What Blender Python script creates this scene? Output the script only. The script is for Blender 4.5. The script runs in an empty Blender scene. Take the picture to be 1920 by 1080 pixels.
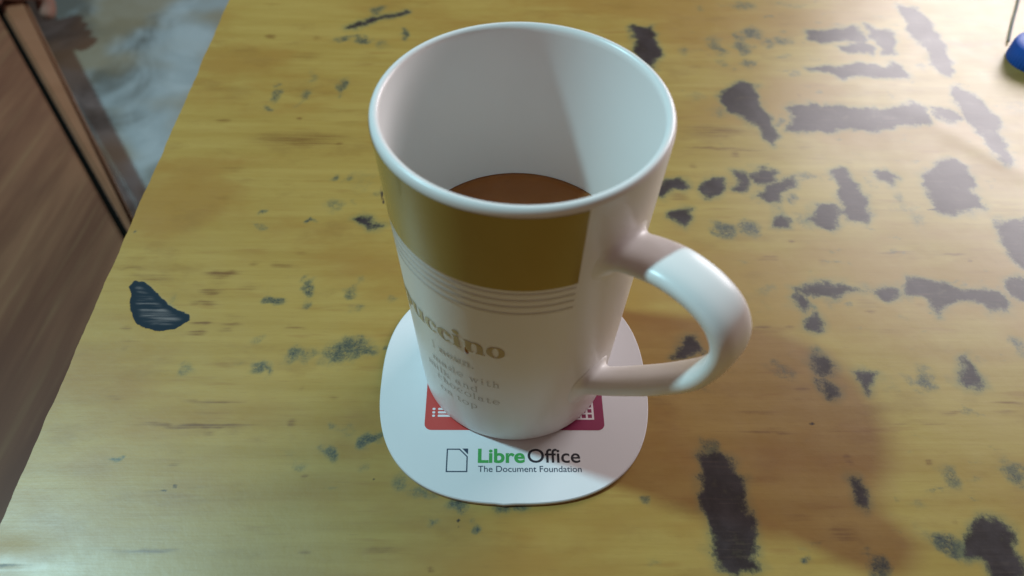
import bpy, bmesh, math, random
import numpy as np
from mathutils import Vector, Matrix

scene = bpy.context.scene
COL = scene.collection
random.seed(4)
MM = 0.001

# ---------------------------------------------------------------- camera
cam_data = bpy.data.cameras.new('camera')
cam = bpy.data.objects.new('camera', cam_data)
COL.objects.link(cam)
cam_data.sensor_width = 36.0
cam_data.lens = 27.15
cam_data.clip_start = 0.01
cam_data.clip_end = 50.0
cR = Vector((0.9983, 0.0553, 0.0174)); cU = Vector((-0.0535, 0.7631, 0.6440)); cF = Vector((-0.0224, 0.6439, -0.7648))
M = Matrix.Identity(4)
for i in range(3):
    M[i][0] = cR[i]; M[i][1] = cU[i]; M[i][2] = -cF[i]
M[0][3], M[1][3], M[2][3] = 0.0040, -0.1596, 0.2327
cam.matrix_world = M
cam_data.dof.use_dof = True
cam_data.dof.focus_distance = 0.262
cam_data.dof.aperture_fstop = 11.5
scene.camera = cam

# ---------------------------------------------------------------- ambient light, lamps, exposure
world = bpy.data.worlds.new('World')
scene.world = world
world.use_nodes = True
bg = world.node_tree.nodes['Background']
bg.inputs['Color'].default_value = (1.0, 0.65, 0.54, 1)
bg.inputs['Strength'].default_value = 0.15

def aim(o, target):
    d = Vector(target) - o.location
    o.rotation_euler = d.to_track_quat('-Z', 'Y').to_euler()

# cool room lamp, high on the left
ld = bpy.data.lights.new('room_lamp', 'POINT')
ld.energy = 102.0
ld.color = (0.48, 0.86, 0.97)
ld.shadow_soft_size = 0.055
lo = bpy.data.objects.new('room_lamp', ld); COL.objects.link(lo)
lo.location = (-0.97, 0.20, 1.38)
# warm, broad window light from behind on the right
ad = bpy.data.lights.new('window_light', 'AREA')
ad.shape = 'RECTANGLE'; ad.size = 0.70; ad.size_y = 0.50
ad.energy = 14.5
ad.color = (1.0, 0.93, 0.95)
ao = bpy.data.objects.new('window_light', ad); COL.objects.link(ao)
ao.location = (0.80, 0.90, 0.50)
aim(ao, (0, 0, 0))

scene.view_settings.view_transform = 'Standard'
scene.view_settings.look = 'None'
scene.view_settings.exposure = -0.20
scene.view_settings.gamma = 1.0
scene.view_settings.use_curve_mapping = False
scene.cycles.max_bounces = 8
scene.cycles.use_denoising = True

# ---------------------------------------------------------------- helpers
def mesh_obj(name, verts, faces, mat=None, parent=None, smooth=True, sharp=None):
    me = bpy.data.meshes.new(name)
    me.from_pydata([tuple(v) for v in verts], [], [tuple(f) for f in faces])
    me.update()
    if mat: me.materials.append(mat)
    if smooth:
        me.polygons.foreach_set('use_smooth', [True] * len(me.polygons))
        if sharp:
            me.set_sharp_from_angle(angle=math.radians(sharp))
    o = bpy.data.objects.new(name, me); COL.objects.link(o)
    if parent: o.parent = parent
    return o

def tag(o, label, cat, group=None):
    o['label'] = label; o['category'] = cat
    if group: o['group'] = group
    return o

def thing(name, label, cat, loc=(0, 0, 0)):
    o = bpy.data.objects.new(name, None); COL.objects.link(o)
    o.empty_display_size = 0.02
    o.location = loc
    return tag(o, label, cat)

class NT:
    """tiny node-tree helper"""
    def __init__(self, name):
        self.mat = bpy.data.materials.new(name); self.mat.use_nodes = True
        self.t = self.mat.node_tree; self.b = self.t.nodes['Principled BSDF']
    def n(self, typ, **kw):
        o = self.t.nodes.new(typ)
        for k, v in kw.items(): setattr(o, k, v)
        return o
    def put(self, sock, v):
        if isinstance(v, bpy.types.NodeSocket): self.t.links.new(v, sock)
        elif v is not None:
            if hasattr(sock.default_value, '__len__') and hasattr(v, '__len__') and len(v) == 3 and len(sock.default_value) == 4: v = (*v, 1)
            sock.default_value = v
    def noise(self, vec, scale, detail=4, rough=0.55, dist=0.0):
        o = self.n('ShaderNodeTexNoise'); self.put(o.inputs['Vector'], vec)
        o.inputs['Scale'].default_value = scale; o.inputs['Detail'].default_value = detail
        o.inputs['Roughness'].default_value = rough; o.inputs['Distortion'].default_value = dist
        return o.outputs['Fac']
    def mapping(self, vec, scale=(1, 1, 1), rot=(0, 0, 0), loc=(0, 0, 0)):
        o = self.n('ShaderNodeMapping'); self.put(o.inputs['Vector'], vec)
        o.inputs['Scale'].default_value = scale; o.inputs['Rotation'].default_value = rot; o.inputs['Location'].default_value = loc
        return o.outputs['Vector']
    def math(self, op, a, b=None, clamp=False):
        o = self.n('ShaderNodeMath', operation=op, use_clamp=clamp)
        self.put(o.inputs[0], a)
        if b is not None: self.put(o.inputs[1], b)
        return o.outputs[0]
    def step(self, x, lo, hi, a=0.0, b=1.0):
        o = self.n('ShaderNodeMapRange', interpolation_type='SMOOTHSTEP')
        self.put(o.inputs['Value'], x)
        for k, v in (('From Min', lo), ('From Max', hi), ('To Min', a), ('To Max', b)): o.inputs[k].default_value = v
        return o.outputs['Result']
    def mix(self, fac, a, b):
        o = self.n('ShaderNodeMix', data_type='RGBA'); self.put(o.inputs['Factor'], fac)
        self.put(o.inputs['A'] if False else o.inputs[6], a); self.put(o.inputs[7], b)
        return o.outputs[2]
    def attr(self, name):
        o = self.n('ShaderNodeAttribute', attribute_name=name); return o.outputs['Fac']
    def obj(self):
        return self.n('ShaderNodeTexCoord').outputs['Object']
    def bump(self, h, strength=0.3, dist=0.001):
        o = self.n('ShaderNodeBump'); self.put(o.inputs['Height'], h)
        o.inputs['Strength'].default_value = strength; o.inputs['Distance'].default_value = dist
        self.t.links.new(o.outputs['Normal'], self.b.inputs['Normal'])
    def set(self, **kw):
        for k, v in kw.items(): self.put(self.b.inputs[k.replace('_', ' ')], v)
        return self.mat

def plain(name, col, rough=0.4, var=0.06, scale=300.0, spec=0.5, coat=0.0):
    """a flat print or simple finish with a little uneven colour"""
    m = NT(name)
    f = m.noise(m.obj(), scale, 3)
    a = tuple(c * (1 - var) for c in col); b = tuple(min(1, c * (1 + var)) for c in col)
    return m.set(Base_Color=m.mix(f, a, b), Roughness=rough, Specular_IOR_Level=spec, Coat_Weight=coat)
# ---------------------------------------------------------------- colours and curves shared below
TW_A = (0.410, 0.274, 0.068); TW_B = (0.350, 0.220, 0.046); TW_C = (0.320, 0.170, 0.032)
GL_A = (0.85, 0.835, 0.82); GL_B = (0.87, 0.855, 0.84)
HANDLE_PHI = -42
HANDLE_PATH = [(36.7, 88.6), (42.5, 92.2), (51.9, 94.8), (61.5, 94.0), (68.4, 89.8), (71.1, 81.6), (67.6, 68.0), (58.2, 54.2), (46.6, 40.4), (33.2, 25.6)]
HANDLE_W = (7.5, 5.7); HANDLE_T = 3.0
# outlines of marks on the table top, in millimetres of its own frame
WORN = [
 [278.3,164.5,283.7,162.2,283.6,155.0,283.6,144.2,285.1,133.7,288.4,128.0,286.9,123.7,282.8,117.3,280.0,120.7,278.3,127.8,272.7,136.5,267.1,140.9,265.0,147.7,267.6,156.3,272.0,162.0],
 [298.8,144.4,310.2,148.4,313.5,143.2,319.1,146.3,327.2,144.9,337.4,144.3,345.0,144.4,354.8,145.4,362.8,149.4,366.1,142.5,363.4,133.5,355.4,133.4,342.8,131.7,332.8,129.4,320.1,129.9,312.8,126.9,295.4,126.6],
 [369.8,144.9,375.5,145.0,381.2,137.5,374.4,134.4,370.7,139.6],
 [317.0,178.6,327.2,179.6,334.5,180.6,345.1,182.5,352.9,181.8,358.5,180.2,363.9,184.6,367.8,181.3,365.0,172.7,356.0,172.6,349.3,173.3,339.8,171.4,331.4,169.6,327.6,173.7,320.3,176.1],
 [325.2,214.8,332.6,214.9,343.8,217.1,354.0,219.2,355.9,209.8,351.9,205.0,341.9,206.6,329.6,203.6,325.4,207.2],
 [360.0,221.3,364.3,214.7,372.5,213.9,369.8,202.6,363.7,191.7,361.1,191.6,360.4,202.4,359.6,209.8],
 [338.8,199.2,344.2,200.3,349.8,205.0,355.1,198.7,354.5,193.3,349.1,195.8,340.6,194.8],
 [385.3,242.9,393.2,240.0,397.3,224.1,396.7,210.6,393.4,195.8,393.9,183.5,392.1,174.9,386.9,175.7,384.3,185.0,384.9,201.1,382.1,214.1,384.2,229.7],
 [387.2,163.3,394.2,158.6,396.9,146.1,399.5,138.6,396.1,128.2,393.8,114.1,393.0,106.0,390.1,103.3,388.4,114.0,387.8,123.8,384.1,135.3,383.1,147.4],
 [347.0,96.2,355.0,101.5,365.0,106.9,367.7,100.3,367.7,91.3,366.1,85.1,367.4,76.6,366.8,74.2,356.8,71.9,347.5,69.5,345.4,72.7,348.1,84.8,345.6,89.8],
 [307.6,98.2,311.7,100.2,314.0,93.2,315.7,84.4,317.1,76.8,315.4,69.7,311.5,65.0,305.1,65.5,301.8,69.9,307.4,79.5,309.0,89.3],
 [268.8,95.1,274.8,99.1,278.7,97.2,278.6,92.7,275.4,90.1,269.7,91.3],
 [261.2,96.3,266.3,95.7,266.4,90.0,263.3,85.0,260.6,86.2,262.0,91.2],
 [277.1,90.2,289.2,94.1,285.4,89.0,278.6,85.2,276.7,79.1,272.7,77.8,270.1,81.4,273.7,86.4],
 [244.9,86.0,248.2,90.4,253.4,91.1,255.0,86.1,251.6,81.2,246.6,81.1],
 [228.5,89.5,233.0,91.5,237.4,87.2,236.3,85.3,231.2,84.6,226.3,79.7,224.1,82.1],
 [327.3,97.2,331.9,97.9,333.9,93.4,330.9,89.6,327.4,92.1],
 [227.8,217.3,238.2,217.5,237.3,203.2,237.7,190.4,234.2,178.1,229.3,184.3,224.6,192.7,227.9,204.5],
 [226.8,68.1,231.6,70.5,237.1,71.7,237.2,67.1,234.6,63.0,232.1,62.5,230.1,65.8],
 [271.6,65.7,274.9,69.2,277.5,66.4,276.1,62.4,271.7,62.3],
 [288.7,65.3,292.1,67.7,293.7,75.3,300.9,74.2,298.8,63.8,295.4,61.4,291.5,63.7],
 [370.5,66.8,384.8,67.6,371.0,36.4,367.3,40.5,367.3,47.9,366.5,55.5],
 [274.0,26.1,282.2,28.6,285.7,30.2,291.5,29.2,297.6,26.8,296.4,25.3,288.0,24.8,285.2,22.8,282.4,23.8,275.9,24.7],
 [302.1,26.8,307.2,28.4,312.0,26.9,310.5,24.5,306.2,23.0,303.1,24.9],
 [316.1,28.9,320.7,32.5,329.4,31.0,336.9,28.6,347.7,28.7,353.1,25.3,354.8,19.5,352.3,16.2,346.7,17.1,344.3,22.3,337.5,22.3,330.5,17.5,325.9,15.1,323.9,17.9,324.7,22.2,318.9,25.0],
 [358.3,30.3,363.6,33.8,369.6,33.4,364.4,21.5,358.8,24.4],
 [270.1,20.8,273.3,23.2,274.7,19.9,271.9,17.5],
 [271.1,8.7,273.4,13.3,275.4,15.6,276.2,11.5,276.0,7.8,272.8,6.9],
 [272.0,-4.5,275.3,-5.3,276.9,-8.7,274.2,-12.0,271.4,-12.0,270.9,-8.7],
 [270.5,-15.7,272.2,-16.9,274.9,-19.3,275.1,-22.5,272.5,-23.3,271.5,-19.3],
 [219.6,-7.3,224.0,-1.3,225.2,2.2,228.7,1.8,230.6,-3.9,226.8,-5.6,221.0,-7.3],
 [284.9,-12.4,288.8,-11.9,291.3,-12.7,288.7,-16.8,285.3,-18.9,284.7,-15.2],
 [321.7,-15.0,326.4,-8.4,328.4,-5.8,327.8,-10.1,329.2,-15.4,325.8,-18.7,323.2,-18.3],
 [340.5,72.9,346.9,74.5,350.4,73.8,346.2,72.6],
 [223.0,-44.0,227.1,-43.6,229.4,-45.5,231.7,-47.7,233.3,-49.9,233.9,-53.5,235.3,-56.3,233.7,-61.2,233.9,-65.3,234.0,-69.2,233.6,-72.5,234.8,-74.4,233.8,-77.6,232.0,-78.9,234.1,-80.7,235.2,-82.9,232.8,-83.8,227.9,-83.8,223.5,-85.0,220.7,-83.5,221.1,-79.5,221.9,-75.1,221.3,-69.3,221.1,-63.2,222.2,-56.3,222.2,-50.6],
 [270.9,-54.1,272.9,-54.1,274.5,-57.6,274.6,-62.5,272.7,-63.5,271.1,-61.1,271.4,-56.9],
 [307.7,-68.5,312.5,-67.8,315.0,-71.1,316.4,-73.7,315.7,-78.2,314.5,-83.2,312.1,-88.0,306.2,-87.4,306.4,-82.6,303.1,-80.1,298.3,-79.5,300.8,-76.3,303.3,-72.4],
 [261.9,-33.5,263.7,-33.3,264.4,-34.5,262.7,-34.4],
 [68.7,211.6,78.6,218.8,82.5,222.4,87.9,223.1,100.8,229.6,100.9,228.1,88.2,220.7,80.9,217.9,72.8,212.7],
 [102.1,85.0,104.2,76.2,104.9,73.8,103.9,73.8,102.0,81.2],
 [94.6,64.0,97.3,66.2,100.9,64.1,103.3,61.2,101.1,58.2,98.6,61.7],
 [28.1,-31.3,28.6,-31.3,28.8,-31.9,28.3,-31.9],
 [51.4,-57.8,51.3,-58.4,50.7,-58.6,50.0,-58.1,49.8,-57.4,50.3,-56.9,51.0,-57.1],
 [142.3,-68.9,142.1,-69.4,141.5,-69.6,141.1,-69.2,141.1,-68.6,141.5,-68.3,142.0,-68.4],
 [142.4,-71.0,142.2,-71.3,141.9,-71.4,141.7,-71.2,141.7,-70.9,141.9,-70.7,142.2,-70.7],
 [131.6,-61.4,131.4,-61.7,131.1,-61.8,130.9,-61.6,130.9,-61.3,131.1,-61.1,131.4,-61.1],
 [114.3,-55.1,114.2,-55.5,113.8,-55.5,113.5,-55.3,113.4,-54.9,113.7,-54.6,114.1,-54.7],
 [46.2,-59.1,48.6,-58.8,47.9,-59.7],
 [-1,-84.2,5.7,-83.9,11,-83.4,15,-83.2,11,-82.9,5.7,-83.0,-1,-83.2]]
CHIP = [10.5,26.0,12.0,28.6,14.3,28.6,20.2,24.1,26.2,19.2,32.0,14.4,36.7,12.0,38.1,9.7,35.4,7.3,29.9,5.9,26.1,4.9,22.4,6.3,18.5,9.5,13.4,16.7]
SMUDGE = [
 (270.8,198.7,3.9,8.8,0.9),(254.2,193.9,3.6,4.5,0.6),(270.1,183.7,3,3.2,0.7),(285.7,181.4,3.8,5.2,0.9),(285.1,209.2,3.7,5.7,0.9),(293.8,213.1,5.1,6.2,1.1),(284.8,197.2,4.3,5.9,1.2),(299.2,202,4.4,4.9,0.9),
 (308,204.1,5.2,4.2,1),(310.4,214.4,2.6,2.3,0.6),(293.5,240.7,8.2,3.4,0.8),(269.5,237.1,2.2,4.1,0.6),(322.4,242.5,10,2.6,0.6),(309.1,175,3,3.1,0.7),(304.4,188.7,4.6,2.2,0.6),(253.1,152.9,5.7,3.9,0.45),
 (260.6,141.5,4.2,5.3,0.6),(331.5,81,3.4,3.8,0.7),(321.5,89.5,2.6,3.3,0.5),(283.3,80.4,2.7,3.4,1),(290.7,133.8,2.6,4.2,0.9),(412.2,146.3,5.8,6.7,0.5),(374.5,221.6,3.2,3.1,0.4),(378.2,180.6,4.1,3.6,0.7),
 (320.5,176.9,4,2.6,0.7),(294.6,94.8,3.9,2.4,0.8),(344.1,221.9,5.4,2,0.6),(301,93,1.7,2.6,0.5),(250.2,59.8,4.8,4.5,1.35),(260.5,61.1,4,5,1.25),(264,56.7,2,1.1,0.6),(275.7,72.7,3.3,7.2,0.6),
 (285.5,65.9,4.9,5.3,0.7),(257.8,-11.3,4.2,2.5,0.7),(273,-3.6,2.1,3.1,0.9),(310.6,-15.1,3.5,3.9,1.1),(304,-14.3,3.5,2.2,0.7),(306.6,-20.8,2.7,2.1,0.6),(326.2,-14.2,6.3,7,0.6),(260.9,26.5,4.5,2.5,0.6),
 (260.1,19.3,2.2,2.4,0.35),(310.9,13.6,3.7,2,0.45),(335.3,67.6,3.3,7.3,0.6),(332.3,73.4,4.2,5,0.5),(349.8,-1.4,2.9,4.7,0.9),(294.8,-19.2,2.7,4.2,0.35),(283.4,19,3,2.4,0.6),(275.7,18.2,1.1,1.2,1),
 (333.8,-7.5,1.8,1.6,0.5),(286.9,20.9,2.2,2.5,0.6),(314,26,3,5.1,0.5),(226.2,-41,3.4,3.1,0.9),(295.5,-77,6,3.7,1.35),(298.8,-81.3,5.6,2.6,0.7),(270.5,-82.9,3.4,3.8,1.25),(269.4,-86.2,2.4,1.3,1.2),
 (303.1,-53.3,3.7,3.4,0.9),(312.3,-53.7,2.7,1.2,0.5),(326.9,-52.5,3.4,4.7,1),(250.2,-81.7,1.4,1.1,1.1),(291.9,-62.5,2.6,1.8,0.6),(201.2,-83.2,3,1.5,0.5),(285.7,-61.4,1,1.1,0.6),(288.5,-73.8,3.2,4.1,0.45),
 (200.1,-63.6,1,1.7,1),(226.3,-19.4,2.9,1.7,0.5),(255.7,-13.7,2.9,1.3,0.6),(84.4,230.2,4.2,4.6,1.05),(68.9,201.9,3.4,3.1,1),(79.2,200.3,4.6,4.2,1.15),(89.6,196.7,4.4,3.8,0.6),(73.9,204,4.5,2.3,0.8),
 (101.4,206.5,2.7,4.8,1.1),(41.8,157.8,1.4,2,0.8),(43.2,150.4,2.9,4.1,0.95),(40.6,139,1.9,2.8,1.05),(58.7,166.5,2,6,0.55),(57.3,150.7,3.1,3.9,0.95),(55.5,144.2,1.9,4,0.45),(74.8,158.4,3.2,6,1.1),
 (74.3,151,1.5,3.2,0.6),(79.8,91.9,2.3,2.6,0.9),(87.5,90,2.2,2,0.7),(84.7,72.3,4.2,3.1,0.65),(93.7,74.9,1.7,1.9,0.5),(54.9,68.9,1.7,1.7,1),(93.9,87.5,7,7.7,0.35),(101,78.7,2.6,2.5,0.5),
 (67.4,21,3.2,2,1.3),(81.1,26.1,2.3,4.3,1.15),(79.9,17.2,2,2.5,0.8),(77.8,31.7,1.6,2.1,0.7),(98.7,24.2,2,2.5,1),(99.1,29.8,1.9,2.6,0.5),(76,63.2,1.7,1.4,1.2),(54.3,61.4,2.1,1.7,0.8),
 (79.8,-6.4,4.3,3.7,1),(84.8,-5.9,3.6,3.1,0.7),(67.9,-11.2,3.3,3.1,1.1),(71.5,-13.4,1.4,2.6,0.9),(42.6,-11.8,2.5,3.2,0.7),(63.1,1.5,1.9,1.4,0.7),(58.3,-9.6,2.1,1.3,0.45),(98.8,-3.6,8.1,5.1,1.1),
 (99.1,-0.1,2.9,3.6,1.3),(104.2,-6.3,3.6,1.9,1.1),(111.8,-2.7,1.5,1.3,1),(112.6,19.4,1.9,1.5,0.6),(101.5,16.8,2.3,2,0.6),(1.8,56.6,1.1,1.2,1),(29.9,19.2,2.3,3.5,0.5),(112.2,-39.9,3.3,2.3,1.2),
 (98.2,-46.2,2.4,1.9,1.15),(87.7,-49.4,2.5,1.5,0.6),(87.1,-45.8,2.9,1.7,0.4),(109.4,-51.4,1.3,1.8,0.6),(98.8,-35.3,1.5,1.6,0.8),(29.7,-48.2,1.9,1.2,1.15),(124,-55.7,4.3,3.5,0.8),(130,-59.9,3.2,2.1,0.8),
 (138.7,-63.3,2.7,2.2,1.3),(159.3,-65.1,4.4,1.8,1.35),(147.1,-72.1,2.1,1.9,1.2),(132.9,-71,2.1,1.3,0.9),(145.3,-68.5,1.7,1.1,0.7),(101.1,-59.1,1,0.8,0.7),(97.6,-57.3,2.1,3.1,0.25),(102.9,-37.4,3,1.7,0.5),
]
STAIN = [
 (62.9,117.1,22,5.8,0.8),(21.4,129.8,3.7,1.5,0.9),(79.8,114.2,2.3,1.4,1),(82.5,129.2,10.3,1.8,0.5),(30.8,202.1,3.2,2.3,0.9),(55.2,201.6,2.6,2.7,0.6),(52.7,184.9,8.2,4.5,0.5),(85,181.9,6.2,7.1,0.4),
 (58.5,132.3,1.4,1.2,0.9),(22.1,151.7,8.7,8.2,0.4),(33.7,95.9,5.3,1.6,0.5),(33.7,77.2,5.1,1,0.6),(43.6,33.5,6.2,1.6,1),(41.9,24.5,4.6,1.5,0.9),(41.1,18.3,4.5,1.2,1),(42.9,8.3,3.7,0.8,0.9),
 (53.7,7.9,3.7,1,0.9),(42,4.6,3.3,1.1,1),(52.1,5.1,2.9,0.8,0.7),(77.9,6.5,3.3,0.8,1),(54.3,11.7,4.5,1.2,0.6),(56.5,25.9,4.6,1.5,0.6),(16.6,31.4,7.7,1.6,0.7),(7.6,35.3,6.2,0.9,0.6),
 (66.6,37.9,3.9,1.6,0.7),(56.8,39.4,2,1.1,0.7),(55,-25.4,10.3,0.7,0.8),(20.2,-25.2,3.4,0.7,0.8),(50.7,-35.2,16.7,0.8,1.1),(43.5,28.9,4.6,6.2,0.4),(74.1,45,2.4,1.7,0.5),(16.7,-3.3,1.4,1.4,0.6),
 (17.7,0.3,3.6,0.9,0.5),(15,6.7,2.2,1,0.7),(85.3,-20,1,1.7,0.6),(96.8,-24.8,2.1,0.6,0.6),(59.5,-29.7,10.2,0.5,0.4),(51.5,-35.4,14.3,0.8,1.2),(56.4,-38.7,1.9,0.4,0.8),(47.3,-45.1,4.4,0.7,0.5),
 (48.1,-50.5,1.8,0.8,0.7),(58.2,-58.9,4.2,0.8,0.5),(44,-58.9,3.5,2,0.4),(95.5,-78.8,1.7,0.8,0.9),(118.4,-78.4,5.4,0.4,0.8),(45.9,-79,9.4,0.7,1.2),(134.4,-84.9,1,0.7,0.9),(91.4,-54,0.7,0.6,1),
 (83.9,-34,0.5,1.8,0.8),(258.8,126.1,14.6,4,0.8),(258.2,112.8,17.8,0.8,1.1),(264.5,108.8,1.8,1.9,0.9),(256.4,179.1,4,2.4,0.5),(316.1,103.6,2.6,2.7,0.5),(298.6,114.1,3.6,1.4,0.5),(305.8,153.8,1,1.3,0.8),
 (233.8,79.8,4.2,2.4,0.8),(243.7,99.9,1.7,2.6,0.6),(277.5,53,1.1,0.9,1.1),(286.5,41.9,2,2.4,0.6),(320.3,47.2,7.1,0.6,0.9),(342.4,47.1,4.8,0.6,0.8),(348.3,43,0.6,0.6,1.2),(298.3,19.1,4.5,3.5,0.6),
 (298.5,15.2,1.9,0.8,0.9),(255,8.2,2.9,0.6,0.8),(265.2,8.2,1.8,0.6,0.8),(264.3,43.7,4.7,0.5,0.8),(300.9,6.2,7.3,1.1,0.4),(319.2,19.3,1.5,1.2,0.4),(210.5,-25.3,6.4,1.6,0.6),(245.8,-29.2,8.4,0.8,0.6),
 (247.5,-37.1,9.7,1,0.7),(271.4,-47.6,1.5,1.7,0.8),(262.9,-19.6,2.9,1.2,0.7),(262.8,-73.1,3.8,2,0.8),(250.2,-67.9,4.5,1.7,0.5),(299.2,-33.7,14,0.7,0.5),(335.7,-25.5,5.8,0.9,0.8),(333.2,-29.6,4.3,0.7,0.7),
 (312.8,-29.3,4.3,0.4,0.7),(298.8,-48.6,0.9,0.4,1.1),(300,-68.5,1,1.4,0.5),(213.6,-66,3.8,1.7,0.4),(274.5,-37,10.4,0.8,0.4),
]
# ---------------------------------------------------------------- floor
m = NT('floor_marble')
v = m.obj()
f1 = m.noise(v, 4.4, 6, 0.6, 1.0); f2 = m.noise(v, 7.5, 5, 0.6, 0.6); f3 = m.noise(m.mapping(v, loc=(3.1, 1.7, 0)), 4.0, 3)
c = m.mix(m.step(f1, 0.40, 0.58), (0.10, 0.108, 0.098), (0.30, 0.345, 0.36))
c = m.mix(m.step(f2, 0.5, 0.68, 0, 0.5), c, (0.44, 0.49, 0.51))
c = m.mix(m.step(f3, 0.50, 0.62, 0, 0.8), c, (0.25, 0.205, 0.13))
floor_mat = m.set(Base_Color=c, Roughness=0.28)
FZ = -0.42
o = mesh_obj('floor', [(-6, -6, FZ), (6, -6, FZ), (6, 6, FZ), (-6, 6, FZ)], [(0, 1, 2, 3)], floor_mat, smooth=False)
o['kind'] = 'structure'

# ---------------------------------------------------------------- table
TA = math.radians(3.538)
TO = Vector((-0.1603, 0, 0))
table = thing('table', 'worn yellow wooden table with dark patches rubbed through its varnish, under the mug', 'table', TO)
table.rotation_euler = (0, 0, TA)

def poly_sd(px, py, flat):
    P = np.array(flat, float).reshape(-1, 2); Q = np.roll(P, -1, 0)
    d = np.full(px.shape, 1e9); ins = np.zeros(px.shape, bool)
    for (ax, ay), (bx, by) in zip(P, Q):
        ex, ey = bx - ax, by - ay
        t = np.clip(((px - ax) * ex + (py - ay) * ey) / max(ex * ex + ey * ey, 1e-9), 0, 1)
        d = np.minimum(d, np.hypot(px - ax - t * ex, py - ay - t * ey))
        if ay != by:
            ins ^= ((ay > py) != (by > py)) & (px < ex * (py - ay) / (by - ay) + ax)
    return np.where(ins, -d, d)

us = np.concatenate([np.arange(0, 470, 1.0), np.linspace(475, 1100, 40)])
vs = np.concatenate([np.linspace(-420, -104, 30), np.arange(-100, 300, 1.0), np.linspace(308, 620, 30)])
U, V = np.meshgrid(us, vs)
worn = np.full(U.shape, 12.0); smudge = np.zeros(U.shape); stain = np.zeros(U.shape)
def window(flat, pad):
    P = np.array(flat).reshape(-1, 2)
    i0, i1 = np.searchsorted(us, [P[:, 0].min() - pad, P[:, 0].max() + pad]); j0, j1 = np.searchsorted(vs, [P[:, 1].min() - pad, P[:, 1].max() + pad])
    return slice(j0, j1), slice(i0, i1)
def value_noise(seed, cell, amp):
    """smooth random field over the table, about one wiggle per cell (mm)"""
    r = np.random.default_rng(seed); ny, nx = int(1100 / cell) + 4, int(1150 / cell) + 4
    G = r.uniform(-1, 1, (ny, nx)); x = U / cell; y = (V + 430) / cell
    i = np.floor(x).astype(int); j = np.floor(y).astype(int); fx = x - i; fy = y - j
    fx = fx * fx * (3 - 2 * fx); fy = fy * fy * (3 - 2 * fy)
    return amp * ((G[j, i] * (1 - fx) + G[j, i + 1] * fx) * (1 - fy) + (G[j + 1, i] * (1 - fx) + G[j + 1, i + 1] * fx) * fy)
WU = value_noise(1, 9, 2.4) + value_noise(2, 4, 1.6) + value_noise(3, 2.2, 0.9)
WV = value_noise(4, 9, 2.0) + value_noise(5, 4, 1.5) + value_noise(6, 2.2, 0.9)
speck = np.full(U.shape, 12.0)
for flat in WORN:
    w = window(flat, 17); P = np.array(flat).reshape(-1, 2)
    small = np.ptp(P, 0).min() < 3.2
    k = 0.15 if small else 0.8
    d = poly_sd(U[w] + k * WU[w], V[w] + k * WV[w], flat)
    dst = speck if small else worn
    dst[w] = np.minimum(dst[w], d)
def blob(dst, L, wk):
    for (x, y, rx, ry, s) in L:
        w = window([x - rx * 2.5, y - ry * 2.5, x + rx * 2.5, y + ry * 2.5], 1)
        q = ((U[w] + wk * WU[w] - x) / max(rx, 1.2)) ** 2 + ((V[w] + wk * WV[w] - y) / max(ry, 0.9)) ** 2
        dst[w] = np.maximum(dst[w], s * np.exp(-0.6 * q ** 1.3))
blob(smudge, SMUDGE, 0.95); blob(stain, STAIN, 0.35)
chip = np.full(U.shape, 12.0)
w = window(CHIP, 13); chip[w] = poly_sd(U[w] + 0.3 * WU[w], V[w] + 0.3 * WV[w], CHIP)

# the sheet of veneer: slow waves, the chip is a shallow hollow, the edge is a little ragged
rng = np.random.default_rng(7)
Z = np.zeros(U.shape)
for k in range(26):
    lam = rng.uniform(45, 150); a = rng.uniform(0, 2 * np.pi); ph = rng.uniform(0, 6.28)
    Z += 0.0011 * lam * rng.uniform(0.4, 1) * np.sin((U * np.cos(a) + V * np.sin(a)) * 2 * np.pi / lam + ph)
Z *= 0.45
near = np.exp(-(((U - 160) / 75) ** 2 + ((V + 15) / 75) ** 2) ** 2)      # flat under the coaster
Z = Z * (1 - near)
Z -= Z.max() * 0 + 0.35
Z *= (1 - near)
Z -= 0.22 * np.clip(-chip / 1.5, 0, 1)
# buckled ridge in the veneer at the right
ridge = np.exp(-((U - 383 + 0.7 * (V - 112)) / 9.0) ** 2) * np.exp(-((V - 112) / 26.0) ** 2)
Z += 0.35 * ridge
# lifted lip of veneer at the near left corner
Z += 0.35 * np.exp(-((U - 6) / 11.0) ** 2) * np.exp(-((V + 80.5) / 5.0) ** 2) * (V > -83.4)
jag = np.zeros(len(vs))
for k in range(40):
    lam = rng.uniform(1.5, 60) ; jag += 0.011 * min(lam, 8) ** 0.5 * np.sin(vs * 6.283 / lam + rng.uniform(0, 6.28))
U2 = U.copy(); U2[:, 0] += jag; U2[:, 1] += jag * 0.6
nv, nu = U.shape
verts = np.stack([U2, V, Z], -1).reshape(-1, 3) * MM
idx = np.arange(nv * nu).reshape(nv, nu)
quads = np.stack([idx[:-1, :-1], idx[:-1, 1:], idx[1:, 1:], idx[1:, :-1]], -1).reshape(-1, 4)
ring = np.concatenate([idx[0, :], idx[1:, -1], idx[-1, -2::-1], idx[-2:0:-1, 0]])
low = verts[ring].copy(); low[:, 2] = -0.022
nb = len(verts)
side = np.stack([np.roll(ring, -1), ring, nb + np.arange(len(ring)), nb + np.roll(np.arange(len(ring)), -1)], -1)
allv = np.concatenate([verts, low]); allf = np.concatenate([quads, side])
me = bpy.data.meshes.new('tabletop')
me.vertices.add(len(allv)); me.vertices.foreach_set('co', allv.ravel())
me.loops.add(allf.size); me.loops.foreach_set('vertex_index', allf.ravel().astype(np.int32))
me.polygons.add(len(allf)); me.polygons.foreach_set('loop_start', np.arange(0, allf.size, 4, dtype=np.int32))
sm = np.ones(len(allf), bool); sm[len(quads):] = False
me.update(calc_edges=True); me.validate()
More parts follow.
